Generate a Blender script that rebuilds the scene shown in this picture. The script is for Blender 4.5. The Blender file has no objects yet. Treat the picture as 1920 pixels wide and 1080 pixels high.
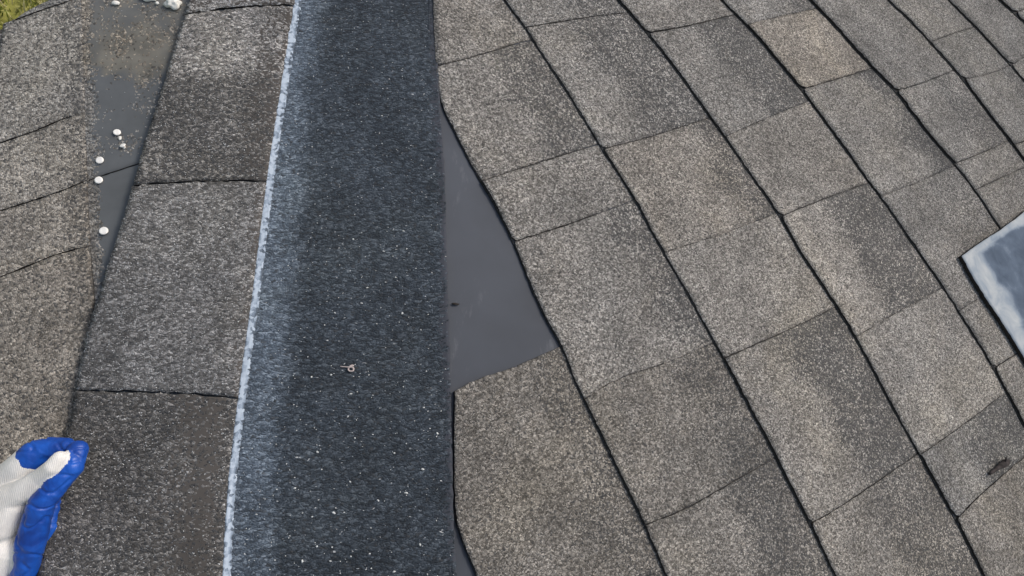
import bpy, bmesh, math, random
import numpy as np
from mathutils import Vector, Matrix, noise as mn
random.seed(7); rng = np.random.default_rng(7)
SC = bpy.context.scene
COL = SC.collection

# ------------------------------------------------------------------ camera
F = 1200.0                      # focal length in pixels of a 1920 wide picture
UPC = Vector((.42, .36, .83)).normalized()      # world up, in camera axes
CAM_H = 3.3
xax = Vector((1, 0, 0)); xw = (xax - UPC * xax.dot(UPC)).normalized(); yw = UPC.cross(xw)
ROT = Matrix((xw, yw, UPC))     # camera axes -> world axes
CPOS = Vector((0, 0, CAM_H))
cd = bpy.data.cameras.new('camera'); cam = bpy.data.objects.new('camera', cd); COL.objects.link(cam)
cd.sensor_width = 36; cd.lens = 36 * F / 1920; cd.clip_start = .01; cd.clip_end = 500
cam.matrix_world = Matrix.Translation(CPOS) @ ROT.to_4x4()
SC.camera = cam

# ------------------------------------------------------------------ sky, sun
SUN_EL, SUN_AZ = math.radians(60), math.radians(35)
w = bpy.data.worlds.new('World'); SC.world = w; w.use_nodes = True
nt = w.node_tree
sky = nt.nodes.new('ShaderNodeTexSky'); sky.sky_type = 'NISHITA'; sky.sun_disc = False
sky.sun_elevation = SUN_EL; sky.sun_rotation = math.pi/2 - SUN_AZ; sky.dust_density = 6; sky.air_density = 1.6; sky.ozone_density = .6
nt.links.new(sky.outputs[0], nt.nodes['Background'].inputs[0]); nt.nodes['Background'].inputs[1].default_value = .13
sd = bpy.data.lights.new('sun', 'SUN'); so = bpy.data.objects.new('sun', sd); COL.objects.link(so)
sd.energy = 1.5; sd.angle = math.radians(14); sd.color = (1, .95, .88)
sdir = Vector((math.cos(SUN_EL)*math.cos(SUN_AZ), math.cos(SUN_EL)*math.sin(SUN_AZ), math.sin(SUN_EL)))
so.rotation_euler = sdir.to_track_quat('Z', 'Y').to_euler()
SC.view_settings.view_transform = 'Standard'; SC.view_settings.look = 'None'
SC.view_settings.exposure = 0.0; SC.view_settings.gamma = 1

# ------------------------------------------------------------------ the two roof planes
S = 0.60
NR = Vector((.42, .30, 1)); KX = (830-960)/F
NL = NR - .30*Vector((1, 0, KX))
def P(px, py, h=0.0, side='R'):
    """point of the roof plane seen in the direction (px,py), h metres above it"""
    n = NR if side == 'R' else NL
    r = Vector(((px-960)/F, (540-py)/F, -1))
    X = r * (S / -(n.dot(r))) + n.normalized()*h
    return CPOS + ROT @ X
def hdir(px, py, depth):        # free point at a depth in front of the camera
    return CPOS + ROT @ (Vector(((px-960)/F, (540-py)/F, -1))*depth)
BAS = {}
for s_, n_ in (('R', NR), ('L', NL)):
    nn = (ROT @ n_).normalized(); e1 = (ROT @ Vector((1, 0, 0))); e1 = (e1-nn*e1.dot(nn)).normalized()
    BAS[s_] = (e1, nn.cross(e1), nn)

# ------------------------------------------------------------------ curves in the plane
def ext(pts, y0=-220, y1=1330):
    pts = [tuple(p) for p in pts]
    a, b = pts[0], pts[1] if len(pts) < 3 else pts[2]
    if a[1] > y0: pts = [(a[0]+(b[0]-a[0])*(y0-a[1])/(b[1]-a[1]), y0)] + pts
    a, b = pts[-1], pts[-2] if len(pts) < 4 else pts[-3]
    if a[1] < y1: pts = pts + [(a[0]+(b[0]-a[0])*(y1-a[1])/(b[1]-a[1]), y1)]
    return pts
class Curve:
    def __init__(s, pts, smooth=2):
        p = np.array(pts, float)
        for _ in range(smooth):             # Chaikin that keeps the ends
            q = [p[0]]
            for a, b in zip(p[:-1], p[1:]): q += [a*.75+b*.25, a*.25+b*.75]
            q.append(p[-1]); p = np.array(q)
        s.p = p; d = np.r_[0, np.cumsum(np.hypot(*np.diff(p, axis=0).T))]; s.d = d; s.L = d[-1]
    def at(s, k):                           # k in pixels of length
        k = np.asarray(k, float); e = np.where(k > s.L, k-s.L, np.where(k < 0, k, 0)); kk = np.clip(k, 0, s.L)
        x = np.interp(kk, s.d, s.p[:, 0]); y = np.interp(kk, s.d, s.p[:, 1])
        return np.stack([x, y], -1)
    def near(s, q):
        q = np.array(q, float); best = (1e9, 0)
        for i in range(len(s.p)-1):
            a, b = s.p[i], s.p[i+1]; u = b-a; l = u@u
            if l == 0: continue
            k = min(1, max(0, (q-a)@u/l)); dd = np.hypot(*(q-a-k*u))
            if dd < best[0]: best = (dd, s.d[i]+k*math.sqrt(l))
        return best[1]

def coons(A, B, Lc, Rc, nu, nv):
    """A: t=0 side, B: t=1 side, Lc: u=0 side, Rc: u=1 side; arrays nu x 2 / nv x 2"""
    u = np.linspace(0, 1, nu)[:, None, None]; v = np.linspace(0, 1, nv)[None, :, None]
    g = (1-v)*A[:, None]+v*B[:, None]+(1-u)*Lc[None]+u*Rc[None]
    g -= (1-u)*(1-v)*A[0]+u*(1-v)*A[-1]+(1-u)*v*B[0]+u*v*B[-1]
    return g

def link(name, me, parent=None, mats=()):
    o = bpy.data.objects.new(name, me); COL.objects.link(o)
    for m in mats: me.materials.append(m)
    if parent is not None: o.parent = parent
    return o
def tag(o, label=None, cat=None, group=None, kind=None):
    if label: o['label'] = label
    if cat: o['category'] = cat
    if group: o['group'] = group
    if kind: o['kind'] = kind
    return o
def empty(name, label, cat, loc=None, group=None):
    o = bpy.data.objects.new(name, None); COL.objects.link(o); o.empty_display_size = .05
    if loc is not None: o.location = loc
    return tag(o, label, cat, group)

def slab(name, G, hfun, afun, side, mats, parent=None, bottom=None, thick=.0028, inset=0.0, jit=.35, corner=0, smooth=True):
    """a slab of sheet: G nu x nv grid of picture positions on the plane. hfun(i,j,u,t,px,py)->height, afun->(tone,band,warm,cover)"""
    nu, nv = G.shape[:2]; G = G.copy()
    vs = []; cols = []; uvs = []
    e1, e2, nn = BAS[side]
    loc = parent.matrix_world.translation if parent is not None else Vector((0, 0, 0))
    o0 = P(960, 540, 0, side)
    for i in range(nu):
        for j in range(nv):
            u, t = i/(nu-1), j/(nv-1)
            px, py = G[i, j]
            if i in (0, nu-1) or j in (0, nv-1):
                q_ = mn.noise(Vector((px*.09, py*.09, 3)))*1.3*(jit/.45 if jit < .46 else 1); px += rng.normal(0, jit)+q_; py += rng.normal(0, jit)
            hh = hfun(u, t, px, py)
            p = P(px, py, hh, side); vs.append(p)
            cols.append(afun(u, t, px, py)); d = p-o0; uvs.append((d.dot(e1), d.dot(e2)))
    fs = []; mi = []
    for i in range(nu-1):
        for j in range(nv-1):
            a = i*nv+j; fs.append((a, a+nv, a+nv+1, a+1)); mi.append(0)
    ring = [(i, 0) for i in range(nu)]+[(nu-1, j) for j in range(1, nv)]+[(i, nv-1) for i in range(nu-2, -1, -1)]+[(0, j) for j in range(nv-2, 0, -1)]
    nb = len(vs); m = len(ring)
    for (i, j) in ring:
        k = i*nv+j; vs.append(vs[k]-nn*thick); cols.append(cols[k]); uvs.append(uvs[k])
    for q in range(m):
        a = ring[q][0]*nv+ring[q][1]; b = ring[(q+1) % m][0]*nv+ring[(q+1) % m][1]
        fs.append((a, nb+q, nb+(q+1) % m, b)); mi.append(1)
    me = bpy.data.meshes.new(name); me.from_pydata([v-loc for v in vs], [], fs)
    ca = me.color_attributes.new('surf', 'FLOAT_COLOR', 'POINT')
    ca.data.foreach_set('color', np.array(cols, np.float32).ravel())
    uv = me.uv_layers.new(name='UVMap'); li = np.zeros(len(me.loops), np.int32); me.loops.foreach_get('vertex_index', li)
    uv.data.foreach_set('uv', np.array(uvs, np.float32)[li].ravel())
    me.polygons.foreach_set('material_index', mi)
    me.polygons.foreach_set('use_smooth', [k == 0 for k in mi])
    # consistent outward normals
    bm = bmesh.new(); bm.from_mesh(me)
    if sum((f.normal.dot(nn) for f in bm.faces if f.material_index == 0)) < 0: bmesh.ops.reverse_faces(bm, faces=bm.faces)
    bm.to_mesh(me); bm.free()
    return link(name, me, parent, mats)

# ------------------------------------------------------------------ materials
def newmat(name):
    m = bpy.data.materials.new(name); m.use_nodes = True; return m, m.node_tree.nodes, m.node_tree.links
def N(ns, t, **k):
    n = ns.new(t)
    for a, b in k.items(): setattr(n, a, b)
    return n
def math_(ns, ls, op, a, b=None, clamp=False):
    n = N(ns, 'ShaderNodeMath', operation=op, use_clamp=clamp)
    for i, x in enumerate((a, b)):
        if x is None: continue
        if isinstance(x, (int, float)): n.inputs[i].default_value = x
        else: ls.new(x, n.inputs[i])
    return n.outputs[0]
def ramp(ns, ls, fac, stops, interp='LINEAR'):
    r = N(ns, 'ShaderNodeValToRGB'); cr = r.color_ramp; cr.interpolation = interp
    while len(cr.elements) < len(stops): cr.elements.new(.5)
    for e, (p, c) in zip(cr.elements, stops): e.position = p; e.color = (*c, 1) if len(c) == 3 else c
    ls.new(fac, r.inputs[0]); return r.outputs[0]
def mix(ns, ls, fac, a, b, bt='MIX'):
    n = N(ns, 'ShaderNodeMix', data_type='RGBA', blend_type=bt)
    for s_, x in ((n.inputs[0], fac), (n.inputs[6], a), (n.inputs[7], b)):
        if isinstance(x, (int, float)): s_.default_value = x
        elif isinstance(x, tuple): s_.default_value = (*x, 1)
        else: ls.new(x, s_)
    return n.outputs[2]

def granules(name, stops, under, scale=400, stretch=1.0, bump=.9, speck=0.0, dust=False, rough=.9, dark=(.040, .043, .048), lo=.55):
    """mineral granules pressed in asphalt. colour attribute surf: R tone, G dark printed band, B warmth, A granule cover"""
    m, ns, ls = newmat(name)
    bs = ns['Principled BSDF']; bs.inputs['Roughness'].default_value = rough; bs.inputs['Specular IOR Level'].default_value = .25
    uv = N(ns, 'ShaderNodeUVMap'); mp = N(ns, 'ShaderNodeMapping'); ls.new(uv.outputs[0], mp.inputs[0]); mp.inputs['Scale'].default_value = (1/stretch, 1, 1)
    wn = N(ns, 'ShaderNodeTexNoise'); wn.inputs['Scale'].default_value = 260; wn.inputs['Detail'].default_value = 2; ls.new(mp.outputs[0], wn.inputs['Vector'])
    wm = N(ns, 'ShaderNodeVectorMath', operation='MULTIPLY_ADD'); ls.new(wn.outputs['Color'], wm.inputs[0]); wm.inputs[1].default_value = (.004, .004, 0); ls.new(mp.outputs[0], wm.inputs[2])
    v = N(ns, 'ShaderNodeTexVoronoi', voronoi_dimensions='2D'); v.inputs['Scale'].default_value = scale; ls.new(wm.outputs[0], v.inputs['Vector'])
    sep = N(ns, 'ShaderNodeSeparateColor'); ls.new(v.outputs['Color'], sep.inputs[0])
    v2 = N(ns, 'ShaderNodeTexVoronoi', voronoi_dimensions='2D'); v2.inputs['Scale'].default_value = scale*2.1; ls.new(wm.outputs[0], v2.inputs['Vector'])
    sep2 = N(ns, 'ShaderNodeSeparateColor'); ls.new(v2.outputs['Color'], sep2.inputs[0])
    cell = math_(ns, ls, 'ADD', math_(ns, ls, 'MULTIPLY', sep.outputs[0], .62), math_(ns, ls, 'MULTIPLY', sep2.outputs[1], .38))
    col = ramp(ns, ls, cell, stops)
    at = N(ns, 'ShaderNodeAttribute', attribute_name='surf'); asep = N(ns, 'ShaderNodeSeparateColor'); ls.new(at.outputs['Color'], asep.inputs[0])
    mo = N(ns, 'ShaderNodeTexNoise'); mo.inputs['Scale'].default_value = 16; mo.inputs['Detail'].default_value = 6; mo.inputs['Roughness'].default_value = .65; ls.new(uv.outputs[0], mo.inputs['Vector'])
    mot = ramp(ns, ls, mo.outputs[0], [(.32, (.72,)*3), (.68, (1.22,)*3)])
    col = mix(ns, ls, 1.0, col, mot, 'MULTIPLY')
    big = N(ns, 'ShaderNodeTexNoise'); big.inputs['Scale'].default_value = 4.5; big.inputs['Detail'].default_value = 8; big.inputs['Roughness'].default_value = .72; big.inputs['Distortion'].default_value = .8; ls.new(uv.outputs[0], big.inputs['Vector'])
    col = mix(ns, ls, 1.0, col, ramp(ns, ls, big.outputs[0], [(.30, (.80, .82, .84)), (.5, (1, 1, 1)), (.66, (1.10, 1.08, 1.02))]), 'MULTIPLY')
    # warm / cool
    hue = mix(ns, ls, asep.outputs[2], (.94, .99, 1.07), (1.09, 1.0, .90))
    col = mix(ns, ls, 1.0, col, hue, 'MULTIPLY')
    tone = N(ns, 'ShaderNodeCombineColor')
    for i in range(3): ls.new(math_(ns, ls, 'MULTIPLY', asep.outputs[0], 2.0), tone.inputs[i])
    col = mix(ns, ls, 1.0, col, tone.outputs[0], 'MULTIPLY')
    # printed dark band: share of dark granules
    pick = math_(ns, ls, 'LESS_THAN', sep.outputs[2], asep.outputs[1])
    col = mix(ns, ls, math_(ns, ls, 'MULTIPLY', pick, .72), col, dark)
    # cover
    n3 = N(ns, 'ShaderNodeTexNoise'); n3.inputs['Scale'].default_value = 55; n3.inputs['Detail'].default_value = 5; ls.new(uv.outputs[0], n3.inputs['Vector'])
    thr = math_(ns, ls, 'ADD', math_(ns, ls, 'MULTIPLY', sep.outputs[1], .55), math_(ns, ls, 'MULTIPLY', n3.outputs[0], .45))
    cov = math_(ns, ls, 'LESS_THAN', thr, at.outputs['Alpha'])
    un0 = ramp(ns, ls, mo.outputs[0], [(.3, tuple(c*.8 for c in under)), (.7, tuple(c*1.2 for c in under))])
    un = mix(ns, ls, ramp(ns, ls, asep.outputs[2], [(.55, (0, 0, 0)), (.95, (1, 1, 1))]), un0, ramp(ns, ls, n3.outputs[0], [(.3, (.105, .104, .094)), (.7, (.185, .18, .16))])) if name.startswith('old') else un0
    if dust:   # chalk dust: warmth channel carries it, keeps its own ragged shape
        pass
    col = mix(ns, ls, cov, un, col)
    if speck > 0:
        sp = math_(ns, ls, 'GREATER_THAN', sep2.outputs[0], 1-speck)
        near_ = math_(ns, ls, 'LESS_THAN', v2.outputs['Distance'], .42)
        sp = math_(ns, ls, 'MULTIPLY', sp, near_)
        col = mix(ns, ls, math_(ns, ls, 'MULTIPLY', sp, cov), col, (.52, .54, .56))
    ls.new(col, bs.inputs['Base Color'])
    hgt = math_(ns, ls, 'SUBTRACT', math_(ns, ls, 'MULTIPLY', sep.outputs[1], .6), v.outputs['Distance'])
    hgt = math_(ns, ls, 'MULTIPLY', hgt, cov)
    b = N(ns, 'ShaderNodeBump'); b.inputs['Strength'].default_value = bump; b.inputs['Distance'].default_value = .0012
    ls.new(hgt, b.inputs['Height']); ls.new(b.outputs[0], bs.inputs['Normal'])
    return m
def g(x, t=(1, 1, 1)): return tuple(x*k for k in t)
WARM = (1.02, 1.0, .955)
M_R = granules('weathered granules', [(.12, g(.062, WARM)), (.36, g(.135, WARM)), (.55, g(.212, WARM)), (.72, g(.31, WARM)), (.9, g(.52, WARM))], (.085, .09, .11), scale=760, bump=.7)
M_L = granules('old slope granules', [(.12, g(.09, WARM)), (.36, g(.18, WARM)), (.55, g(.255, WARM)), (.72, g(.35, WARM)), (.9, g(.52, WARM))], (.105, .115, .125), scale=640, bump=.7)
CO = (.95, .99, 1.05)
M_S = granules('coarse granules', [(.15, g(.052, CO)), (.40, g(.082, CO)), (.56, g(.115, CO)), (.72, g(.17, CO)), (.88, g(.30, CO))], (.078, .072, .068), scale=720, stretch=1.4, speck=.035, bump=.7)
M_D = granules('dark headlap granules', [(.15, (.036, .043, .051)), (.42, (.053, .065, .079)), (.62, (.078, .094, .112)), (.86, (.16, .185, .21))], (.05, .055, .07), scale=680, stretch=1.7, speck=.005, bump=.8)
def plain(name, c, rough=.8, nscale=40, var=.2, bump=.15, spec=.3, bd=.001):
    m, ns, ls = newmat(name); bs = ns['Principled BSDF']; bs.inputs['Roughness'].default_value = rough; bs.inputs['Specular IOR Level'].default_value = spec
    tc = N(ns, 'ShaderNodeTexCoord'); n = N(ns, 'ShaderNodeTexNoise'); n.inputs['Scale'].default_value = nscale; n.inputs['Detail'].default_value = 6; ls.new(tc.outputs['Object'], n.inputs['Vector'])
    ls.new(ramp(ns, ls, n.outputs[0], [(.3, g(1-var, c)), (.7, g(1+var, c))]), bs.inputs['Base Color'])
    b = N(ns, 'ShaderNodeBump'); b.inputs['Strength'].default_value = bump; b.inputs['Distance'].default_value = bd; ls.new(n.outputs[0], b.inputs['Height']); ls.new(b.outputs[0], bs.inputs['Normal'])
    return m
M_EDGE = plain('cut asphalt edge', (.032, .028, .026), .95, 500, .5, .6)
M_MEM = plain('grey membrane', (.056, .064, .080), .55, 9, .22, .25, .12, .004)
mm = M_MEM.node_tree; _t = [n for n in mm.nodes if n.type == 'TEX_NOISE'][0]; _r = [n for n in mm.nodes if n.type == 'VALTORGB'][0]; _c = [n for n in mm.nodes if n.type == 'TEX_COORD'][0]
_m = mm.nodes.new('ShaderNodeMapping'); _m.inputs['Scale'].default_value = (3.2, 1, 1); _m.inputs['Rotation'].default_value = (0, 0, .25); mm.links.new(_c.outputs['Object'], _m.inputs[0])
_n = mm.nodes.new('ShaderNodeTexNoise'); _n.inputs['Scale'].default_value = 14; _n.inputs['Detail'].default_value = 9; _n.inputs['Roughness'].default_value = .7; mm.links.new(_m.outputs[0], _n.inputs['Vector'])
_q = mm.nodes.new('ShaderNodeValToRGB'); _q.color_ramp.elements[0].position = .60; _q.color_ramp.elements[1].position = .78; mm.links.new(_n.outputs[0], _q.inputs[0])
_x = mm.nodes.new('ShaderNodeMix'); _x.data_type = 'RGBA'; mm.links.new(_q.outputs[0], _x.inputs[0]); mm.links.new(_r.outputs[0], _x.inputs[6]); _x.inputs[7].default_value = (.125, .135, .155, 1); mm.links.new(_x.outputs[2], mm.nodes['Principled BSDF'].inputs['Base Color'])
M_DECK = plain('weathered plywood', (.22, .16, .10), .8, 30, .3)
M_NAIL = plain('galvanised nail head', (.80, .80, .78), .4, 300, .12, .2, .6)
M_WHITE = plain('white chip', (.78, .78, .74), .7, 200, .12)

# ------------------------------------------------------------------ setting: ground, deck
def sheet(name, pts, mat):
    me = bpy.data.meshes.new(name); me.from_pydata(pts, [], [tuple(range(len(pts)))]); return link(name, me, None, [mat])
mg, ns, ls = newmat('lawn')
bs = ns['Principled BSDF']; bs.inputs['Roughness'].default_value = .95
tc = N(ns, 'ShaderNodeTexCoord'); n1 = N(ns, 'ShaderNodeTexNoise'); n1.inputs['Scale'].default_value = 9; n1.inputs['Detail'].default_value = 10; n1.inputs['Roughness'].default_value = .75; ls.new(tc.outputs['Object'], n1.inputs['Vector'])
ls.new(ramp(ns, ls, n1.outputs[0], [(.3, (.10, .10, .02)), (.5, (.26, .26, .06)), (.68, (.5, .48, .2))]), bs.inputs['Base Color'])
ground = sheet('ground', [(-150, -150, 0), (150, -150, 0), (150, 150, 0), (-150, 150, 0)], mg); ground['kind'] = 'structure'
# deck under both planes
def deck_obj():
    bm = bmesh.new()
    rake = [(-700, 420), (-330, 225), (0, 56), (100, 2), (480, -205), (830, -400)]
    Lp = rake + [(830, 1500), (-700, 1500)]
    Rp = [(830, -400), (2350, -330), (2350, 1500), (830, 1500)]
    for pts, sd_ in ((Lp, 'L'), (Rp, 'R')):
        top = [bm.verts.new(P(x, y, -.003, sd_)) for x, y in pts]; bot = [bm.verts.new(P(x, y, -.02, sd_)) for x, y in pts]
        bm.faces.new(top); bm.faces.new(bot[::-1])
        for i in range(len(pts)): bm.faces.new((top[i], bot[i], bot[(i+1) % len(pts)], top[(i+1) % len(pts)]))
    bmesh.ops.recalc_face_normals(bm, faces=bm.faces)
    me = bpy.data.meshes.new('roof_deck'); bm.to_mesh(me); bm.free(); return link('roof_deck', me, None, [M_DECK])
deck = deck_obj(); deck['kind'] = 'structure'

# underlayment: the grey smooth sheet seen in the gap right of the dark strip
def const(*a): return lambda u, t, px, py: a
def rect_grid(xl, xr, y0, y1, step=12):
    """xl, xr functions of y"""
    nv = max(3, int((y1-y0)/step)); ys = np.linspace(y0, y1, nv)
    nu = max(3, int(max(abs(xr(y)-xl(y)) for y in ys)/step))
    G = np.zeros((nu, nv, 2))
    for j, y in enumerate(ys):
        a, b = xl(y), xr(y)
        for i in range(nu): k = i/(nu-1); G[i, j] = (a+(b-a)*k, y)
    return G
G = rect_grid(lambda y: 803, lambda y: 1300, -100, 1320, 20)
und = slab('underlayment', G, lambda u, t, x, y: .0003+.0006*mn.noise(Vector((x*.012, y*.006, 3))), const(.5, 0, .5, 0), 'R', [M_MEM, M_EDGE], thick=.001)
tag(und, 'smooth blue-grey underlayment membrane bared in the wedge beside the dark strip', 'underlayment')

# ------------------------------------------------------------------ right slope: courses of laminated shingles
CUT = [(810, -220), (811, 0), (814, 100), (822, 190)]
CL = [
 [(850, 735), (849, 850), (850, 960), (858, 995), (870, 1025), (890, 1075)],
 CUT+[(850, 245), (882, 310), (907, 350), (960, 450), (995, 540), (1020, 595), (1050, 645), (1080, 725), (1120, 805), (1160, 890), (1200, 970), (1240, 1065)],
 [(942, 0), (985, 55), (1015, 105), (1070, 185), (1120, 270), (1170, 345), (1200, 395), (1225, 445), (1280, 538), (1325, 620), (1360, 683), (1400, 760), (1442, 835), (1470, 895), (1520, 990), (1560, 1075)],
 [(1155, 0), (1210, 60), (1265, 130), (1325, 215), (1360, 262), (1410, 335), (1460, 405), (1495, 470), (1542, 539), (1600, 630), (1640, 705), (1680, 780), (1717, 845), (1755, 915), (1790, 975), (1840, 1077)],
 [(1348, 0), (1405, 55), (1460, 120), (1505, 175), (1560, 250), (1625, 340), (1660, 385), (1710, 460), (1767, 540), (1810, 610), (1860, 690), (1890, 745), (1920, 805)],
 [(1515, 0), (1540, 25), (1585, 75), (1635, 130), (1680, 175), (1735, 250), (1790, 310), (1830, 365), (1870, 425), (1912, 490), (1950, 555)],
 [(1660, 0), (1710, 45), (1750, 90), (1800, 145), (1840, 200), (1880, 250), (1920, 305)],
 [(1775, 0), (1825, 50), (1890, 120), (1920, 155)],
 [(1870, 0), (1920, 45)],
]
CL = [ext(c) if i else ext(c, y0=735) for i, c in enumerate(CL)]
for dx in (95, 180, 262):       # further courses beyond the frame
    CL.append([(x+dx, y) for x, y in CL[8]])
CV = [Curve(c, 2) for c in CL]
# joints of each course: list of (polyline, style, tone, band, warm) ; the values belong to the tab ABOVE the joint
# style: 1 = tooth with a real gap, 0 = faint printed change only
J = {
 0: [([(850, 732), (890, 710), (960, 690), (1000, 672), (1048, 652)], 9, 0, 0, 0), ([(893, 1085), (1100, 1100), (1215, 1079), (1247, 1068)], .3, .43, .22, .62)],
 1: [([(818, 127), (900, 107), (965, 86), (988, 82)], 1, .50, .1, .55),
     ([(903, 341), (1015, 305), (1080, 285), (1118, 273)], .6, .52, .38, .5),
     ([(962, 455), (1050, 428), (1150, 392), (1180, 379)], 1, .52, .05, .5),
     ([(1092, 750), (1150, 712), (1230, 688), (1335, 645)], .15, .52, .45, .5),
     ([(1207, 983), (1280, 955), (1360, 910), (1448, 860)], .6, .43, .25, .6)],
 2: [([(985, 54), (1110, 30), (1182, 20)], .6, .50, .3, .4),
     ([(1133, 279), (1215, 260), (1322, 227)], 1, .53, .45, .45),
     ([(1250, 470), (1290, 458), (1350, 440), (1452, 403)], .25, .55, .5, .68),
     ([(1362, 668), (1475, 620), (1562, 578)], .8, .56, .0, .55),
     ([(1525, 975), (1560, 958), (1640, 905), (1718, 851)], 1, .54, .55, .55)],
 3: [([(1218, 61), (1290, 50), (1355, 34), (1376, 30)], 1, .53, .0, .5),
     ([(1375, 245), (1450, 215), (1512, 193)], .15, .52, .55, .45),
     ([(1466, 404), (1535, 376), (1627, 343)], 1, .55, .0, .6),
     ([(1605, 630), (1660, 597), (1710, 570), (1767, 540)], .35, .62, .6, .6),
     ([(1725, 850), (1795, 802), (1877, 740)], .4, .56, .05, .5),
     ([(1792, 970), (1840, 925), (1910, 868), (1960, 830)], 1, .48, .5, .35)],
 4: [([(1400, 47), (1460, 32), (1532, 16)], .25, .50, .35, .4),
     ([(1505, 167), (1575, 147), (1632, 131)], 1, .56, .0, .78),
     ([(1650, 368), (1730, 338), (1790, 310)], .25, .49, .55, .45),
     ([(1795, 583), (1850, 548), (1895, 515)], .3, .50, .15, .45),
     ([(1860, 690), (1895, 668), (1950, 640)], 1, .50, .1, .45)],
 5: [([(1680, 170), (1730, 157), (1783, 136)], 1, .47, .1, .4),
     ([(1785, 310), (1850, 284), (1887, 266)], .5, .50, .35, .45),
     ([(1826, 357), (1860, 341), (1925, 312)], .5, .47, .1, .45),
     ([(1900, 480), (1990, 430)], 1, .47, .1, .45)],
 6: [([(1745, 77), (1785, 64), (1824, 52)], .6, .47, .1, .4),
     ([(1803, 150), (1840, 145), (1893, 123)], 1, .45, .1, .35),
     ([(1900, 272), (1990, 240)], .5, .48, .45, .35)],
 7: [([(1888, 128), (1930, 115)], 1, .47, .15, .4)],
 8: [([(1900, 25), (1960, 5)], 1, .48, .2, .4), ([(2010, 130), (2080, 105)], 1, .48, .2, .4)],
 9: [([(2010, 45), (2080, 20)], 1, .48, .2, .4)],
 10: [([(2150, 95), (2220, 70)], 1, .48, .2, .4)],
}
roofR = empty('shingle_slope', 'weathered grey-brown shingle slope of diagonal courses filling the right half', 'roof', P(1400, 500, 0))
bpy.context.view_layer.update()
def Tof(i, py):
    if i == 1: return .0026+.0006*min(1, max(0, (py-120)/150))
    return .0032
def resamp(pl, n):
    c = Curve(pl, 1); return c.at(np.linspace(0, c.L, n))
OVER = .05
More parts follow.
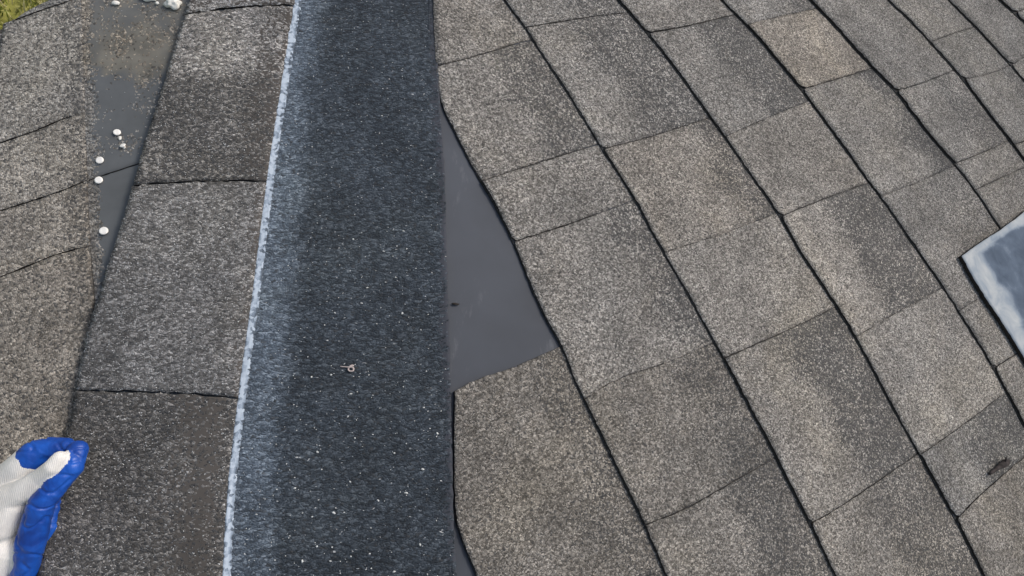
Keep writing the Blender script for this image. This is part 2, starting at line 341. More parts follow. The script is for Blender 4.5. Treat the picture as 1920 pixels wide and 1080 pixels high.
for i in range(0, len(CV)-1):
    A, B = CV[i], CV[i+1]
    js = J.get(i, [])
    starts = []
    for (pl, st, tone, band, warm) in js:
        a, b = A.near(pl[0]), B.near(pl[-1])
        starts.append((a, b, pl, st, tone, band, warm))
    if i != 0: starts = [(0, 0, [tuple(A.at(0)), tuple(B.at(0))], 0, 0, 0, 0)] + starts
    starts.append((A.L, B.L, [tuple(A.at(A.L)), tuple(B.at(B.L))], 0, .5, .2, .5))
    # backing layer of the course: its edge peeps out beneath the tabs
    ya, yb = starts[0][0], starts[0][1]
    n = 160; AA = A.at(np.linspace(ya, A.L, n)); BB = B.at(np.linspace(yb, B.L, n))
    d = np.gradient(AA, axis=0); d /= np.hypot(*d.T)[:, None]; nrm = np.stack([-d[:, 1], d[:, 0]], -1)
    cutm = np.array([0 if (i == 1 and y < 215) or (i == 0 and y < 955) else 1 for _, y in AA])[:, None]
    AAo = AA + nrm*(1.1*(0.75 if i > 3 else 1))*cutm
    nvv = 12
    Lc = np.linspace(AAo[0], BB[0], nvv); Rc = np.linspace(AAo[-1], BB[-1], nvv)
    Gb = coons(AAo, BB, Lc, Rc, n, nvv)
    course = slab('shingle_course', Gb, lambda u, t, px, py, i=i: (.0016 if i else .0016)*(1-t)+.0002, const(.18, .5, .5, .75), 'R', [M_R, M_EDGE], roofR, thick=.0022)
    bpy.context.view_layer.update()
    for s0, s1 in zip(starts[:-1], starts[1:]):
        a0, b0, pl0, st0, *_ = s0; a1, b1, pl1, st1, tone, band, warm = s1
        if st1 == 0 and i in (0, 1, 2, 3): tone, band, warm = .46, .35, .58
        La = a1-a0; Lb = b1-b0
        nu = max(5, int(max(La, Lb)/7)); wd = np.hypot(*(A.at((a0+a1)/2)-B.at((b0+b1)/2))); nv = max(6, int(wd/7))
        g0 = (1.0 if st0 >= .5 else .25)*(.75 if i > 3 else 1); g1 = (1.0 if st1 >= .5 else .25)*(.75 if i > 3 else 1)
        if st0 == 9: g0 = 0
        Ap = A.at(np.linspace(a0+g0, a1-g1, nu)); Bp = B.at(np.linspace(b0+g0, b1-g1, nu))
        p0 = resamp(pl0, nv); p1 = resamp(pl1, nv)
        def fit(p, s, e):           # bend a joint so that it ends exactly at s and e
            k = np.linspace(0, 1, len(p))[:, None]; return p+(1-k)*(s-p[0])+k*(e-p[-1])
        Gt = coons(Ap, Bp, fit(p0, Ap[0], Bp[0]), fit(p1, Ap[-1], Bp[-1]), nu, nv)
        # extend under the next course
        extra = Gt[:, -1:]+(Gt[:, -1:]-Gt[:, -2:-1])*1.0
        Gt = np.concatenate([Gt, extra], 1)
        lift = .0012 if random.random() < .5 else 0.0
        if st1 in (.15, .25) : lift = .0005
        if i == 1 and a0 < 350: lift = 0
        seed = random.uniform(0, 99); rc = 7.0 if st1 >= .9 else 3.0
        nA = nu
        # round the outer corners of the tab
        wpx = max(wd, 1)
        for ii in range(nu):
            for end, on in ((ii, st0 >= .9 and st0 < 9), (nu-1-ii, st1 >= .9)):
                dpx = end*La/(nu-1)
                if on and dpx < rc:
                    Gt[ii, 0] = Gt[ii, 0]+(Gt[ii, 1]-Gt[ii, 0])/max(1e-6, np.hypot(*(Gt[ii, 1]-Gt[ii, 0])))*(rc-math.sqrt(max(0, rc*rc-(rc-dpx)**2)))*.8
        nvf = nv
        def hf(u, t, px, py, i=i, lift=lift, nvf=nvf, seed=seed):
            tt = min(1, t*(nvf)/(nvf-1)); h = Tof(i, py)*(1-tt)+.0009*tt+lift*(1-tt)
            if t == 1: h = .0002
            return h+(.0007*mn.noise(Vector((px*.012, py*.012, seed)))+.0003*mn.noise(Vector((px*.06, py*.06, seed))))*(1-tt)**2
        def af(u, t, px, py, tone=tone, band=band, warm=warm, seed=seed):
            t0 = .50+.18*math.sin(seed*3)+.16*mn.noise(Vector((u*3.5, 1, seed)))+.05*mn.noise(Vector((u*15, t*6, seed))); k = min(1, max(0, (t-t0)/.20)); k = k*k*(3-2*k)
            bb = min(.8, band*1.15)*k
            tt = tone*(1-.10*max(0, min(1, (py-500)/500))*max(0, min(1, (1500-px)/500)))*(1+.08*mn.noise(Vector((px*.006, py*.006, seed))))
            # vignette-like light falloff toward the lower left is painted into the tone
            return (tt, bb+.04, warm, 1)
        slab('shingle_tab', Gt, hf, af, 'R', [M_R, M_EDGE], course, thick=.0026, jit=.45)

# ------------------------------------------------------------------ left slope
roofL = empty('shingle_slope', 'old shingle slope at the left edge, its worn headlap bared beside white nail heads', 'roof', P(100, 400, 0, 'L'))
bpy.context.view_layer.update()
def itp(tab):
    ys = [a for a, b in tab]; xs = [b for a, b in tab]
    def f(y):
        if y < ys[0]: return xs[0]+(xs[1]-xs[0])*(y-ys[0])/(ys[1]-ys[0])
        if y > ys[-1]: return xs[-1]+(xs[-1]-xs[-2])*(y-ys[-1])/(ys[-1]-ys[-2])
        return float(np.interp(y, ys, xs))
    return f
RE = itp([(-100, 150), (0, 156), (100, 160), (215, 163), (330, 167), (467, 173), (560, 181), (620, 180), (700, 172), (800, 168), (1080, 160)])   # butt side of headlap / top of exposure
LE = itp([(-100, 60), (55, 12), (140, 0), (400, -45), (700, -90), (1080, -120)])
SE = itp([(-220, 428), (0, 368), (85, 341), (150, 321), (280, 281), (350, 261), (425, 240), (520, 209), (555, 200), (595, 186), (640, 175), (725, 155), (780, 149), (860, 122), (940, 97), (1040, 90), (1080, 85), (1330, 50)])  # outer edge of the laid strip
def joint_y(pts):  # y of a joint as a function of x
    xs = [p[0] for p in pts]; ys = [p[1] for p in pts]
    def f(x):
        if x < xs[0]: return ys[0]+(ys[1]-ys[0])/(xs[1]-xs[0])*(x-xs[0])
        if x > xs[-1]: return ys[-1]+(ys[-1]-ys[-2])/(xs[-1]-xs[-2])*(x-xs[-1])
        return float(np.interp(x, xs, ys))
    return f
RK = joint_y([(-300, 214), (0, 59), (25, 50), (50, 30), (100, 4), (400, -150)])
J0 = joint_y([(10, 53), (75, 29), (155, 0), (300, -52)])
J1 = joint_y([(0, 276), (75, 250), (130, 225), (160, 217)])
J2 = joint_y([(0, 402), (100, 370), (180, 337), (270, 308)])
J3 = joint_y([(0, 526), (100, 485), (150, 469), (172, 466)])
J4 = joint_y([(0, 1150), (170, 1100)])
J5 = joint_y([(0, 1350), (170, 1290)])
def cell(xl, xr, yt, yb, y0, y1, gapt=1.0, gapb=1.0, step=8):
    """grid between side curves xl(y), xr(y) and joints yt(x), yb(x)"""
    nu = 24; nv = max(4, int((y1-y0)/step))
    def cross(xf, jf):
        y = (y0+y1)/2
        for _ in range(30): y = jf(xf(y))
        return y
    tl, tr, bl, br = cross(xl, yt)+gapt, cross(xr, yt)+gapt, cross(xl, yb)-gapb, cross(xr, yb)-gapb
    Lc = np.array([(xl(y), y) for y in np.linspace(tl, bl, nv)]); Rc = np.array([(xr(y), y) for y in np.linspace(tr, br, nv)])
    T = np.array([(x, 0) for x in np.linspace(Lc[0][0], Rc[0][0], nu)]); Bt = np.array([(x, 0) for x in np.linspace(Lc[-1][0], Rc[-1][0], nu)])
    T[:, 1] = [yt(x)+gapt for x in T[:, 0]]; Bt[:, 1] = [yb(x)-gapb for x in Bt[:, 0]]
    T[0] = Lc[0]; T[-1] = Rc[0]; Bt[0] = Lc[-1]; Bt[-1] = Rc[-1]
    # u across x, v down : A(t=0)=left side
    return coons(Lc, Rc, T, Bt, nv, nu)
SEu = lambda y: SE(y)+45
# headlaps (worn back part of the shingles), smooth bluish-grey in the middle
def head_attr(u, t, px, py):
    s = SE(py)-RE(py); k = (px-RE(py))/max(20, s)
    n_ = mn.noise(Vector((px*.02, py*.02, 5)))*.5+mn.noise(Vector((px*.06, py*.06, 9)))*.3
    top = py < J2(px)
    c = .95-1.6*(px-RE(py))/70+n_*.6
    if top:
        tb = 1/(1+math.exp((py-150-60*n_)/12)); c2 = (1-tb)*(.30+.35*max(0, (px-RE(py)-75)/90)+n_*.8)+tb*(.42+n_*.7)
        c = max(c, c2*.75)
        # brown-olive stain across the upper sheet
        st = math.exp(-((py-(135+20*math.sin(px*.02)))/45)**2)
        warm = min(1, max(0, (.25+.47*tb)+.40*st*tb+.5*n_))
        c = max(c, .35*st+n_*.3)
        tone = .40+.08*n_
    else:
        warm = .45; tone = .36
        if px-RE(py) > 25: c = min(c, .12+n_*.2)
    return (max(.1, tone), .2, warm, min(1, max(0, c)))
cx = lambda f, d: (lambda y: f(y)+d)
for yt, yb, y0, y1 in ((RK, J2, -60, 330), (J2, J4, 330, 1120), (J4, J5, 1130, 1300)):
    Gc = cell(cx(RE, -30), SEu, yt, yb, y0, y1)
    hl = slab('shingle', Gc, lambda u, t, px, py: .0022+.0006*mn.noise(Vector((px*.015, py*.015, 2)))+(.0006 if py > 330 else .0012), head_attr, 'L', [M_L, M_EDGE], roofL, thick=.0018)
    bpy.context.view_layer.update()
    if y0 == -60: tabs = ((RK, J0, -60, 30, .44, .2), (J0, J1, 20, 240, .51, .40), (J1, J2, 240, 370, .48, .5))
    elif y0 == 330: tabs = ((J2, J3, 370, 500, .47, .6), (J3, J4, 500, 1100, .47, .66))
    else: tabs = ((J4, J5, 1130, 1300, .46, .6),)
    for a, b, c0, c1, tn, wm in tabs:
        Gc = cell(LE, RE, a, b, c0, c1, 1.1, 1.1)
        def af(u, t, px, py, tn=tn, wm=wm):
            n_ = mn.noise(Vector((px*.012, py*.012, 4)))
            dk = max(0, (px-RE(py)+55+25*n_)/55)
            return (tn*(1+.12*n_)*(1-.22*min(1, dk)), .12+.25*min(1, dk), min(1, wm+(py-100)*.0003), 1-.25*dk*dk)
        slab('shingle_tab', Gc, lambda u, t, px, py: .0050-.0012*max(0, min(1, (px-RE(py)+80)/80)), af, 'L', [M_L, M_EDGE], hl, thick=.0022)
# next course down the slope, mostly out of frame
low = slab('shingle', cell(lambda y: LE(y)-230, lambda y: LE(y)-1.6, lambda x: RK(x), J5, 100, 1300), lambda u, t, px, py: .0022, const(.42, .15, .5, 1), 'L', [M_L, M_EDGE], roofL, thick=.004)

# ------------------------------------------------------------------ the strip shingle laid along the valley
CH = itp([(-220, 600), (0, 563), (90, 548), (190, 533), (300, 516), (440, 498), (560, 484), (680, 467), (800, 452), (900, 441), (1000, 434), (1080, 431), (1330, 418)])
DR = itp([(-220, 812), (0, 815), (120, 821), (200, 825), (330, 834), (500, 838), (620, 842), (730, 845), (960, 850), (1080, 856), (1330, 880)])
strip = empty('valley_shingle', 'long shingle strip with coarse pale tabs, dark blue-black headlap and a chalk line', 'shingle', P(600, 540, 0, 'L'))
bpy.context.view_layer.update()
def stripH(px, py):
    a, b, c = SE(py), CH(py), DR(py)
    if px < b: return .0085-.001*(px-a)/(b-a)
    return .0075-.0035*(px-b)/(c-b)+.0005*mn.noise(Vector((px*.01, py*.008, 1)))
def dark_attr(u, t, px, py):
    d = px-CH(py); n_ = mn.noise(Vector((px*.02, py*.012, 8)))*.5+mn.noise(Vector((px*.05, py*.05, 8)))*.3
    wb = 40+ (py/1080)*48
    k = 1/(1+math.exp((d-wb-22*n_)/9)) if d > 0 else 0     # chalk dust rubbed beside the line
    cov = 1.0
    edge = (DR(py)-px)
    if edge < 26: cov = .35+.6*edge/26+.3*n_
    tone = .36-.05*max(0, (py-500)/580)+.05*n_
    lift_ = 1+ k*(1.55+.5*n_)
    return (tone*lift_, .04, .0+.3*max(0, n_), min(1, max(0, cov+.1*n_)))
Gd = rect_grid(cx(SE, 3), DR, -220, 1330, 8)
head = slab('headlap', Gd, lambda u, t, px, py: stripH(px, py), dark_attr, 'L', [M_D, M_EDGE], strip, thick=.0028, jit=.5)
bpy.context.view_layer.update()
TE = itp([(-220, 585), (22, 545), (348, 492), (745, 425), (1080, 412), (1330, 400)])      # where tabs merge into the headlap
K0 = joint_y([(355, 41), (450, 28), (540, 22)])
K1 = joint_y([(262, 357), (370, 350), (485, 348)])
K2 = joint_y([(155, 735), (240, 737), (330, 739), (420, 746)])
KT = lambda x: -218.0
KB = lambda x: 1328.0
for a, b, c0, c1, kind_ in ((KT, K0, -218, 20, 0), (K0, K1, 30, 350, 1), (K1, K2, 350, 740, 2), (K2, KB, 745, 1328, 3)):
    Gc = cell(SE, cx(CH, -5), a, b, c0, c1, 1.3 if kind_ else 0, 1.3 if kind_ < 3 else 0, 7)
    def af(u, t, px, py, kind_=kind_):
        n_ = mn.noise(Vector((px*.015, py*.015, 14)))*.6+mn.noise(Vector((px*.05, py*.04, 2)))*.3
        e = (px-SE(py))/(CH(py)-SE(py))
        if kind_ == 0: tone, cov, wm, bd = .98, .60+n_*.3, .7, .0
        elif kind_ == 1:
            pale_part = 1/(1+math.exp((py-152+10*n_)/5)); tone = .58+.45*pale_part; cov = .85-.25*(1-pale_part)*max(0, n_)-.45*max(0, e-.62)/.38*.8; wm = .85; bd = .15+.2*(1-pale_part)  # upper part of this tab has a paler tone, lower part browner
        elif kind_ == 2: tone = .74-.10*(py-350)/400; cov = 1.0-.45*max(0, e-.78)/.22; wm = .68; bd = .05
        else: tone = .50; cov = .85-.48*max(0, min(1, (e-.50+.2*n_)/.40))*(1-max(0, min(1, (e-.86)/.10))); wm = .88; bd = .22
        return (tone*(1+.12*n_), bd, wm, min(1, max(0.05, cov+.2*n_)))
    def hf(u, t, px, py):
        e = (px-SE(py))/(CH(py)-SE(py)); return stripH(px, py)+.0004+.0022*max(0, min(1, (1-e)/.12))
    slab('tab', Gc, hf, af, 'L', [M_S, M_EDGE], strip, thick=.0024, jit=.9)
# chalk line
mc, ns, ls = newmat('pale blue chalk'); bs = ns['Principled BSDF']; bs.inputs['Roughness'].default_value = .95
uv = N(ns, 'ShaderNodeUVMap'); v = N(ns, 'ShaderNodeTexVoronoi', voronoi_dimensions='2D'); v.inputs['Scale'].default_value = 420; ls.new(uv.outputs[0], v.inputs['Vector'])
sp_ = N(ns, 'ShaderNodeSeparateColor'); ls.new(v.outputs['Color'], sp_.inputs[0])
no = N(ns, 'ShaderNodeTexNoise'); no.inputs['Scale'].default_value = 60; no.inputs['Detail'].default_value = 5; ls.new(uv.outputs[0], no.inputs['Vector'])
fac = math_(ns, ls, 'ADD', math_(ns, ls, 'MULTIPLY', sp_.outputs[0], .5), math_(ns, ls, 'MULTIPLY', no.outputs[0], .5))
atc = N(ns, 'ShaderNodeAttribute', attribute_name='surf'); sc_ = N(ns, 'ShaderNodeSeparateColor'); ls.new(atc.outputs['Color'], sc_.inputs[0]); fac = math_(ns, ls, 'SUBTRACT', fac, math_(ns, ls, 'MULTIPLY', sc_.outputs[0], .34))
ls.new(ramp(ns, ls, fac, [(.14, (.09, .115, .15)), (.32, (.30, .37, .47)), (.55, (.50, .58, .68))]), bs.inputs['Base Color'])
b = N(ns, 'ShaderNodeBump'); b.inputs['Strength'].default_value = .6; b.inputs['Distance'].default_value = .001; ls.new(sp_.outputs[0], b.inputs['Height']); ls.new(b.outputs[0], bs.inputs['Normal'])
ny = 520; ys = np.linspace(-215, 1325, ny); Gk = np.zeros((7, ny, 2))
for j, y in enumerate(ys):
    wl = 6.2*(1+.15*mn.noise(Vector((y*.05, 0, 0)))+.15*mn.noise(Vector((y*.3, 3, 0)))); wr = 6.2*(1+.15*mn.noise(Vector((y*.05, 7, 0)))+.15*mn.noise(Vector((y*.3, 9, 0))))
    for i, k in enumerate((-1.2, -.8, -.35, 0, .35, .8, 1.3)): Gk[i, j] = (CH(y)+(k*wl if k < 0 else k*wr), y)
slab('chalk_line', Gk, lambda u, t, px, py: stripH(px, py)+.0008, lambda u, t, px, py: (min(1, (abs(u-.48)*2.1)**2.2)*(1+.3*mn.noise(Vector((py*.03, 1, 1)))), 0, 0, 1), 'L', [mc, mc], strip, thick=.0006, jit=.5)

# ------------------------------------------------------------------ metal sheet on the right
mp_, ns, ls = newmat('mottled blue-grey sheet metal'); bs = ns['Principled BSDF']; bs.inputs['Roughness'].default_value = .6; bs.inputs['Metallic'].default_value = .0; bs.inputs['Specular IOR Level'].default_value = .06
at = N(ns, 'ShaderNodeAttribute', attribute_name='surf'); ase = N(ns, 'ShaderNodeSeparateColor'); ls.new(at.outputs['Color'], ase.inputs[0])
uv = N(ns, 'ShaderNodeUVMap'); no = N(ns, 'ShaderNodeTexNoise'); no.inputs['Scale'].default_value = 34; no.inputs['Detail'].default_value = 8; no.inputs['Roughness'].default_value = .6; no.inputs['Distortion'].default_value = .6; ls.new(uv.outputs[0], no.inputs['Vector'])
fac = math_(ns, ls, 'ADD', math_(ns, ls, 'MULTIPLY', no.outputs[0], .75), ase.outputs[0])
ls.new(ramp(ns, ls, fac, [(.25, (.06, .085, .125)), (.45, (.10, .135, .19)), (.66, (.24, .29, .35)), (.9, (.42, .45, .47))]), bs.inputs['Base Color'])
b = N(ns, 'ShaderNodeBump'); b.inputs['Strength'].default_value = .3; b.inputs['Distance'].default_value = .002; ls.new(no.outputs[0], b.inputs['Height']); ls.new(b.outputs[0], bs.inputs['Normal'])
c00 = np.array((1791, 484.)); e_top = [(1791, 484), (1830, 456), (1872, 430), (1925, 388), (2120, 262)]; e_left = [(1791, 484), (1820, 537), (1860, 598), (1900, 660), (1925, 703), (2010, 850)]
TT = resamp(e_top, 80); LL = resamp(e_left, 80)
Gm = TT[:, None]+LL[None]-c00
def ma(u, t, px, py):
    n_ = mn.noise(Vector((px*.03, py*.03, 5))); e = min(u*393/34, t*430/16); return (.40*min(1, max(0, (1.25+.5*n_-e)/.45))*(1+.3*n_), 0, 0, 1)
plate = slab('metal_sheet', Gm, lambda u, t, px, py: .0085+.0012*mn.noise(Vector((px*.01, py*.01, 7))), ma, 'R', [mp_, M_EDGE], None, thick=.0045, jit=.3)
tag(plate, 'blue-grey mottled metal sheet lying on the shingles at the right', 'metal sheet')

# ------------------------------------------------------------------ small things
def frame_at(px, py, h, side):
    e1, e2, nn = BAS[side]; p = P(px, py, h, side); return p, e1, e2, nn
def blob(name, px, py, h, r, side, mat, sq=(1, 1, .5), seed=0, rough=.25, sub=3):
    p, e1, e2, nn = frame_at(px, py, h, side); bm = bmesh.new(); bmesh.ops.create_icosphere(bm, subdivisions=sub, radius=1)
    for v_ in bm.verts:
        c = v_.co.copy(); c *= 1+rough*mn.noise(c*1.6+Vector((seed, 0, 0)))
        v_.co = e1*c.x*r*sq[0]+e2*c.y*r*sq[1]+nn*c.z*r*sq[2]
    me = bpy.data.meshes.new(name); bm.to_mesh(me); bm.free(); o = link(name, me, None, [mat]); o.location = p
    for f in me.polygons: f.use_smooth = True
    return o
def nail(px, py, h, r, tilt, label):
    p, e1, e2, nn = frame_at(px, py, h, 'L'); root = empty('roofing_nail', label, 'nail', p, 'white roofing nail heads on the bared headlap')
    root.rotation_euler = (nn+e1*tilt[0]+e2*tilt[1]).normalized().to_track_quat('Z', 'Y').to_euler()
    bm = bmesh.new(); prof = [(0, .0011), (.6, .00105), (.85, .0009), (1, .0005), (1, 0), (.0, -.0001)]
    rings = []
    for (rr, z) in prof: rings.append([bm.verts.new((math.cos(a)*rr*r, math.sin(a)*rr*r, z)) for a in np.linspace(0, 2*math.pi, 25)[:-1]])
    for a, b_ in zip(rings[:-1], rings[1:]):
        for i in range(24): bm.faces.new((a[i], b_[i], b_[(i+1) % 24], a[(i+1) % 24]))
    bmesh.ops.remove_doubles(bm, verts=bm.verts, dist=1e-6); bmesh.ops.recalc_face_normals(bm, faces=bm.faces)
    me = bpy.data.meshes.new('head'); bm.to_mesh(me); bm.free(); link('head', me, root, [M_NAIL])
    bm = bmesh.new(); bmesh.ops.create_cone(bm, cap_ends=True, segments=10, radius1=.0004, radius2=.0016, depth=.008, matrix=Matrix.Translation((0, 0, -.0045)))
    me = bpy.data.meshes.new('shank'); bm.to_mesh(me); bm.free(); link('shank', me, root, [M_NAIL])
nail(224, 253, .0045, .0031, (.2, .1), 'round white nail head, uppermost one on the bared headlap')
nail(235, 278, .0048, .0026, (-.3, .5), 'tilted narrow white nail head just below the uppermost one')
nail(192, 305, .0045, .0033, (0, 0), 'round white nail head just above the dark shingle joint')
nail(190, 342, .0045, .0033, (.1, 0), 'round white nail head just below the dark shingle joint')
nail(199.5, 436.5, .0045, .0036, (.1, .1), 'largest white nail head, lowest and alone on the smooth grey headlap')
tag(blob('debris_chip', 229, 263, .004, .0014, 'L', M_WHITE, (1, 1.4, .5), 3), 'tiny white chip between the two uppermost nail heads', 'debris')
tag(blob('debris_chip', 222, 13, .0055, .0030, 'L', M_WHITE, (1.2, .75, .5), 4), 'small white chip near the roof edge, smallest of the three there', 'debris')
tag(blob('debris_chip', 329, 15, .0065, .0066, 'L', M_WHITE, (1, .8, .6), 5, .6), 'largest white chip beside the top of the pale tabs', 'debris')
tag(blob('debris_chip', 283, 3, .0055, .0058, 'L', M_WHITE, (1.3, .6, .5), 6, .4), 'flat white chip cut by the upper frame edge', 'debris')
tag(blob('debris_chip', 299, 13, .0055, .0018, 'L', M_WHITE, (1, .8, .6), 8, .4), 'tiny white crumb between the two big white chips', 'debris')

# loose bright granules on the dark strip
bm = bmesh.new(); e1, e2, nn = BAS['L']
known = [(690, 543, 1.5), (598, 848, 2.0), (628, 961, 2.2), (667, 822, 1.6), (654, 782, 1.7), (658, 903, 1.8), (556, 915, 1.9), (560, 858, 1.5), (820, 813, 2.0), (788, 1020, 2.1), (762, 924, 1.9), (740, 850, 1.8), (570, 1050, 2.), (710, 938, 1.9), (793, 880, 1.8), (795, 765, 1.5), (664, 453, 1.7), (757, 437, 1.6), (763, 470, 1.3), (720, 475, 1.6), (717, 223, 1.3), (715, 580, 1.5), (623, 705, 1.9), (597, 1023, 1.8), (693, 705, 1.2), (622, 1050, 1.4), (647, 960, 1.2), (740, 1070, 1.8), (587, 709, 1.4), (630, 590, 1.4), (755, 590, 1.7), (660, 740, 1.5), (588, 968, 1.5)]
pts = list(known)
for _ in range(330):
    y = 1120-1120*random.random()**1.35; x = CH(y)+30+(DR(y)-CH(y)-45)*random.random(); pts.append((x, y, random.choice((.6, .7, .8, .9, 1.1))))
for _ in range(260):
    y = random.uniform(380, 1100); x = SE(y)+5+(CH(y)-SE(y)-15)*random.random(); pts.append((x, y, random.choice((.6, .8, 1.0, 1.2))*.9))
for _ in range(60):
    y = random.uniform(-40, 300); x = RE(y)+20+(SE(y)-RE(y)-25)*random.random(); pts.append((x, y, .6))
for x, y, r in pts:
    if x < SE(y): h = .0038
    else: h = stripH(x, y)+(.002 if x < CH(y)-20 else .0004)
    p = P(x, y, h, 'L'); r *= .00062
    a = random.uniform(0, 6.28); sx = random.uniform(.8, 1.5)
    ret = bmesh.ops.create_icosphere(bm, subdivisions=1, radius=1)
    for v_ in ret['verts']:
        c = v_.co*(1+random.uniform(-.2, .2)); qx = c.x*math.cos(a)-c.y*math.sin(a)*.7; qy = c.x*math.sin(a)+c.y*math.cos(a)*.7
        v_.co = p+e1*qx*r*sx+e2*qy*r+nn*c.z*r*.7
me = bpy.data.meshes.new('loose_granules'); bm.to_mesh(me); bm.free()
lg = link('loose_granules', me, None, [plain('pale loose granule', (.55, .57, .58), .6, 300, .2)])
tag(lg, 'pale loose mineral granules scattered over the dark strip and tabs', 'granules', kind='stuff')

def tube(bm, pts, rads, seg=10):
    rings = []
    for k, p in enumerate(pts):
        a = pts[max(0, k-1)]; b_ = pts[min(len(pts)-1, k+1)]; d = (b_-a).normalized()
        x = d.orthogonal().normalized() if k == 0 else (rings_x - d*rings_x.dot(d)).normalized()
        rings_x = x; y = d.cross(x)
        rings.append([bm.verts.new(p+(x*math.cos(t)+y*math.sin(t))*rads[k]) for t in np.linspace(0, 2*math.pi, seg+1)[:-1]])
    for a, b_ in zip(rings[:-1], rings[1:]):
        for i in range(seg): bm.faces.new((a[i], a[(i+1) % seg], b_[(i+1) % seg], b_[i]))
    bm.faces.new(rings[0][::-1]); bm.faces.new(rings[-1])
# little wire loop on the strip
bm = bmesh.new(); path = []
for (x, y, h) in [(632, 688, .001), (642, 689, .0014), (655, 690, .0022), (663, 690.5, .003), (667, 695, .003), (664, 700, .0024), (657, 700, .002), (653, 696, .002), (656, 690, .0028), (662, 686, .003), (668, 687, .0022)]:
    x, y = 661+(x-661)*.72, 693+(y-693)*.72; path.append(P(x, y, stripH(x, y)+h*.7, 'L'))
cv = []
for k in range(len(path)-1):
    for q in range(5):
        t = q/5; a = path[max(0, k-1)]; b_ = path[k]; c = path[k+1]; d = path[min(len(path)-1, k+2)]
        cv.append(.5*((2*b_)+(c-a)*t+(2*a-5*b_+4*c-d)*t*t+(3*b_-a-3*c+d)*t**3))
tube(bm, cv, [.00025+.0004*min(1, k/12) for k in range(len(cv))])
me = bpy.data.meshes.new('wire_loop'); bm.to_mesh(me); bm.free()
tag(link('wire_loop', me, None, [plain('pinkish bare wire', (.50, .43, .42), .5, 300, .3)]), 'small pale pinkish curl of wire lying on the dark headlap', 'debris')
# dark stub at lower right
bm = bmesh.new()
path = [(1846, 889), (1850, 886), (1857, 881), (1864, 876), (1870, 872), (1876, 868), (1882, 864)]; rr = [.0014, .0020, .0022, .0026, .0040, .0044, .0022]
tube(bm, [P(x, y, .0045+.0012, 'R') for x, y in path], rr, 14)
tube(bm, [P(x, y, .0075+.002*k, 'R') for k, (x, y) in enumerate([(1872, 868), (1871, 862), (1868, 857)])], [.0014, .0011, .0006], 8)
bmesh.ops.recalc_face_normals(bm, faces=bm.faces)
me = bpy.data.meshes.new('seed_husk'); bm.to_mesh(me); bm.free()
for f in me.polygons: f.use_smooth = True
tag(link('seed_husk', me, None, [plain('dull brown husk', (.040, .034, .034), .9, 160, .6)]), 'dark dried husk lying beside a shingle joint at the lower right', 'debris')

tag(blob('bark_fragment', 853, 571, .0022, .0022, 'R', M_EDGE, (1.6, .45, .4), 9, .5), 'tiny dark fragment on the underlayment against the dark strip', 'debris')
# ------------------------------------------------------------------ grass seen beyond the roof edge
bm = bmesh.new()
def ground_hit(px, py):
    d = ROT @ Vector(((px-960)/F, (540-py)/F, -1)); return CPOS+d*(-CAM_H/d.z)
cen = ground_hit(30, 15)
for k in range(26000):
    a = random.uniform(0, 6.283); r = 1.5*math.sqrt(random.random()); p = Vector((cen.x+r*math.cos(a), cen.y+r*math.sin(a), 0))
    hgt = random.uniform(.03, .10); w_ = random.uniform(.002, .005); t = random.uniform(0, 6.283); lean = Vector((random.uniform(-1, 1), random.uniform(-1, 1), 0))*hgt*.6
    s = Vector((math.cos(t), math.sin(t), 0))*w_
    v1, v2, v3, v4, v5 = (bm.verts.new(q) for q in (p-s, p+s, p+s*.7+lean*.4+Vector((0, 0, hgt*.6)), p-s*.7+lean*.4+Vector((0, 0, hgt*.6)), p+lean+Vector((0, 0, hgt))))
    f1 = bm.faces.new((v1, v2, v3, v4)); f2 = bm.faces.new((v4, v3, v5)); f1.material_index = f2.material_index = k % 3
me = bpy.data.meshes.new('grass'); bm.to_mesh(me); bm.free()
gr = link('grass', me, None, [plain('olive grass', (.30, .32, .09), .8, 3, .3), plain('straw grass', (.56, .53, .28), .8, 3, .3), plain('green grass', (.20, .24, .04), .8, 3, .3)])
tag(gr, 'yellow-green lawn grass far below the roof corner', 'grass', kind='stuff')

# ------------------------------------------------------------------ the gloved hand
person = empty('person', 'hand in a blue and white work glove pinching thumb and finger beside the pale tabs', 'person', hdir(-60, 1000, .46))
bpy.context.view_layer.update()
DH = .465
def H(px, py, dz=0): return hdir(px, py, DH+dz)
R1 = DH/F  # metres per picture pixel at the hand
def capsule(bm, a, b, ra, rb, n=10):
    d = b-a; L = d.length; ax = d.normalized(); x = ax.orthogonal().normalized(); y = ax.cross(x); seg = 16; rings = []
    prof = [(-ra*math.cos(t), ra*math.sin(t)) for t in np.linspace(0, math.pi/2, 6)]+[(L+rb*math.sin(t), rb*math.cos(t)) for t in np.linspace(0, math.pi/2, 6)]
    for z, r in prof: rings.append([bm.verts.new(a+ax*z+(x*math.cos(t)+y*math.sin(t))*max(r, 1e-5)) for t in np.linspace(0, 2*math.pi, seg+1)[:-1]])
    for p, q in zip(rings[:-1], rings[1:]):
        for i in range(seg): bm.faces.new((p[i], p[(i+1) % seg], q[(i+1) % seg], q[i]))
    bm.faces.new(rings[0][::-1]); bm.faces.new(rings[-1])
def chain(bm, pts):
    for (a, ra), (b_, rb) in zip(pts[:-1], pts[1:]): capsule(bm, a, b_, ra*R1, rb*R1)
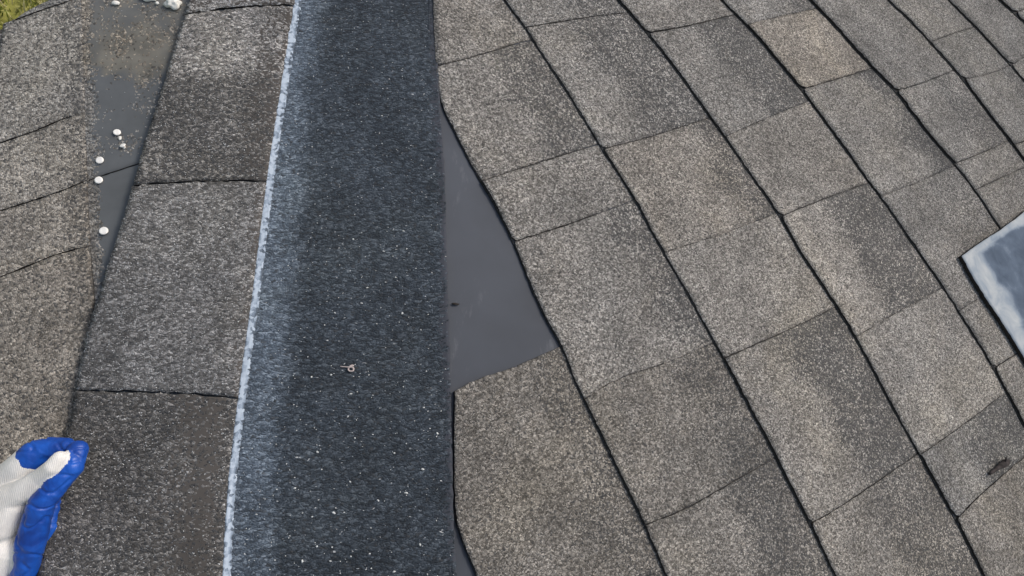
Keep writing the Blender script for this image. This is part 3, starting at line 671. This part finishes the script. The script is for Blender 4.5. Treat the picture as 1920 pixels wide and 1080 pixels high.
def organic(name, chains, mats, parent, vox=.0011, smooth=6, paint=None):
    bm = bmesh.new()
    for c in chains: chain(bm, c)
    bmesh.ops.translate(bm, verts=bm.verts, vec=-parent.location)
    me = bpy.data.meshes.new(name); bm.to_mesh(me); bm.free(); o = link(name, me, parent, mats)
    md = o.modifiers.new('r', 'REMESH'); md.mode = 'VOXEL'; md.voxel_size = vox; md.use_smooth_shade = True
    sm = o.modifiers.new('s', 'SMOOTH'); sm.factor = .5; sm.iterations = smooth
    dg = bpy.context.evaluated_depsgraph_get(); m2 = bpy.data.meshes.new_from_object(o.evaluated_get(dg)); o.modifiers.clear()
    o.data = m2; m2.name = name
    m2.materials.clear()
    for m in mats: m2.materials.append(m)
    if paint: paint(o)
    for f in m2.polygons: f.use_smooth = True
    return o
# thumb (upper arch), index (long right one), middle, ring and little finger curled beneath it
thumb = [(H(-25, 930, .010), 30), (H(47, 872, .006), 30), (H(66, 852, .006), 28), (H(92, 842, .008), 24), (H(126, 838, .008), 18)]
index = [(H(10, 1180, .008), 28), (H(42, 1090, .004), 21), (H(56, 1020, -.004), 26), (H(78, 945, -.008), 24), (H(108, 905, -.006), 21), (H(136, 876, -.003), 20), (H(146, 843, .003), 18)]
middle = [(H(40, 1130, .022), 26), (H(76, 1040, .016), 19), (H(90, 985, .014), 19), (H(97, 945, .018), 18), (H(70, 925, .030), 17)]
ring_ = [(H(0, 1120, .030), 31), (H(34, 1095, .034), 26), (H(52, 1040, .040), 22), (H(40, 1000, .046), 19), (H(20, 985, .048), 16)]
little = [(H(-20, 1150, .042), 28), (H(6, 1130, .048), 23), (H(20, 1090, .052), 19), (H(10, 1060, .055), 16), (H(-6, 1048, .056), 14)]
palm = [[(H(-60, 1010, .0), 52), (H(-2, 985, -.003), 34), (H(22, 950, -.004), 26)], [(H(-40, 1090, .004), 50), (H(0, 1030, .0), 36)], [(H(-120, 1120, .02), 60), (H(-30, 1060, .014), 52)], [(H(-100, 1140, .02), 60), (H(-20, 1110, .018), 46)], [(H(-130, 1080, .012), 62), (H(-45, 960, .006), 55), (H(-15, 935, .008), 36)], [(H(-130, 1080, .012), 62), (H(-50, 1020, .008), 56), (H(-2, 1030, .002), 34)], [(H(-80, 1100, .010), 50), (H(10, 1180, .012), 24)],
        [(H(-60, 1050, .012), 58), (H(6, 975, .004), 36)], [(H(-40, 1030, .012), 45), (H(40, 1130, .022), 26)], [(H(-80, 1100, .02), 50), (H(0, 1120, .030), 31)], [(H(-100, 1120, .03), 45), (H(-20, 1150, .042), 28)],
        [(H(-8, 950, -.002), 36), (H(40, 922, -.006), 22), (H(72, 895, -.008), 15), (H(98, 876, -.010), 15), (H(112, 860, -.008), 14)]]
wrist = [[(H(-130, 1080, .012), 62), (H(-230, 1170, .012), 56)]]
mwhite, ns, ls = newmat('off-white knit'); bs = ns['Principled BSDF']; bs.inputs['Roughness'].default_value = .95; bs.inputs['Subsurface Weight'].default_value = .0
tc = N(ns, 'ShaderNodeTexCoord'); wv = N(ns, 'ShaderNodeTexWave'); wv.inputs['Scale'].default_value = 260; wv.inputs['Distortion'].default_value = 3; ls.new(tc.outputs['Object'], wv.inputs['Vector'])
no = N(ns, 'ShaderNodeTexNoise'); no.inputs['Scale'].default_value = 70; no.inputs['Detail'].default_value = 6; ls.new(tc.outputs['Object'], no.inputs['Vector'])
ls.new(ramp(ns, ls, no.outputs[0], [(.3, (.68, .67, .65)), (.6, (.80, .79, .77))]), bs.inputs['Base Color'])
b = N(ns, 'ShaderNodeBump'); b.inputs['Strength'].default_value = .35; b.inputs['Distance'].default_value = .0006
ls.new(math_(ns, ls, 'ADD', wv.outputs[0], math_(ns, ls, 'MULTIPLY', no.outputs[0], 2.5)), b.inputs['Height']); ls.new(b.outputs[0], bs.inputs['Normal'])
mblue, ns, ls = newmat('blue nitrile dip'); bs = ns['Principled BSDF']; bs.inputs['Roughness'].default_value = .42
tc = N(ns, 'ShaderNodeTexCoord'); no = N(ns, 'ShaderNodeTexNoise'); no.inputs['Scale'].default_value = 55; no.inputs['Detail'].default_value = 3; no.inputs['Distortion'].default_value = 1.2; ls.new(tc.outputs['Object'], no.inputs['Vector'])
ls.new(ramp(ns, ls, no.outputs[0], [(.3, (.003, .040, .27)), (.7, (.008, .095, .50))]), bs.inputs['Base Color'])
b = N(ns, 'ShaderNodeBump'); b.inputs['Strength'].default_value = .5; b.inputs['Distance'].default_value = .0025; ls.new(no.outputs[0], b.inputs['Height']); ls.new(b.outputs[0], bs.inputs['Normal'])
def segd(p, a, b_):
    d = b_-a; k = max(0, min(1, (p-a).dot(d)/d.length_squared)); return (p-a-d*k).length
def colour(o):
    m = o.data; blue = set()
    fr = lambda c: [(x, r*R1) for x, r in c]
    F5 = [fr(c) for c in (thumb[1:], index[0:], middle[1:], ring_[1:], little[1:])]
    knit = fr(palm[-1])+[]
    for f in m.polygons:
        p = o.matrix_world @ f.center; n_ = mn.noise(p*180)*.0012
        df = min(segd(p, a[0], b_[0])-(a[1]+b_[1])/2 for c in F5 for a, b_ in zip(c[:-1], c[1:]))
        dk = min(segd(p, a[0], b_[0])-(a[1]+b_[1])/2 for c in palm+[thumb[:2]] for a, b_ in zip([(x, r*R1) for x, r in c][:-1], [(x, r*R1) for x, r in c][1:]))
        f.material_index = 1 if df < dk-.0012+n_ else 0
        if f.material_index: blue.update(f.vertices)
    return blue
def paint(o):
    m = o.data
    blue = colour(o)
    nrm = [v.normal.copy() for v in m.vertices]
    for v, n_ in zip(m.vertices, nrm):
        p = v.co
        rid = 1-abs(mn.noise(Vector((p.x*50, p.y*110, p.z*60))+Vector((2, 5, 1)))); rid2 = 1-abs(mn.noise(Vector((p.x*210, p.y*150, p.z*150))))
        v.co = p+n_*.0006*mn.noise(p*40) if v.index not in blue else p-n_*(.0010*max(0, rid-.84)/.16+.0002*max(0, rid2-.8)/.2)+n_*.0009*mn.noise(p*45)
hand = organic('glove', [thumb, index, middle, ring_, little]+palm+wrist, [mwhite, mblue], person, vox=.0008, smooth=8, paint=paint)
slv = organic('sleeve', [[(H(-60, 1130, .004), 76), (H(-185, 1145, .006), 84)], [(H(-185, 1145, .006), 84), (H(-330, 1260, .0), 95), (H(-560, 1480, -.03), 120)]], [plain('pale blue-grey cotton', (.42, .47, .56), .9, 60, .12, .4)], person, vox=.003)
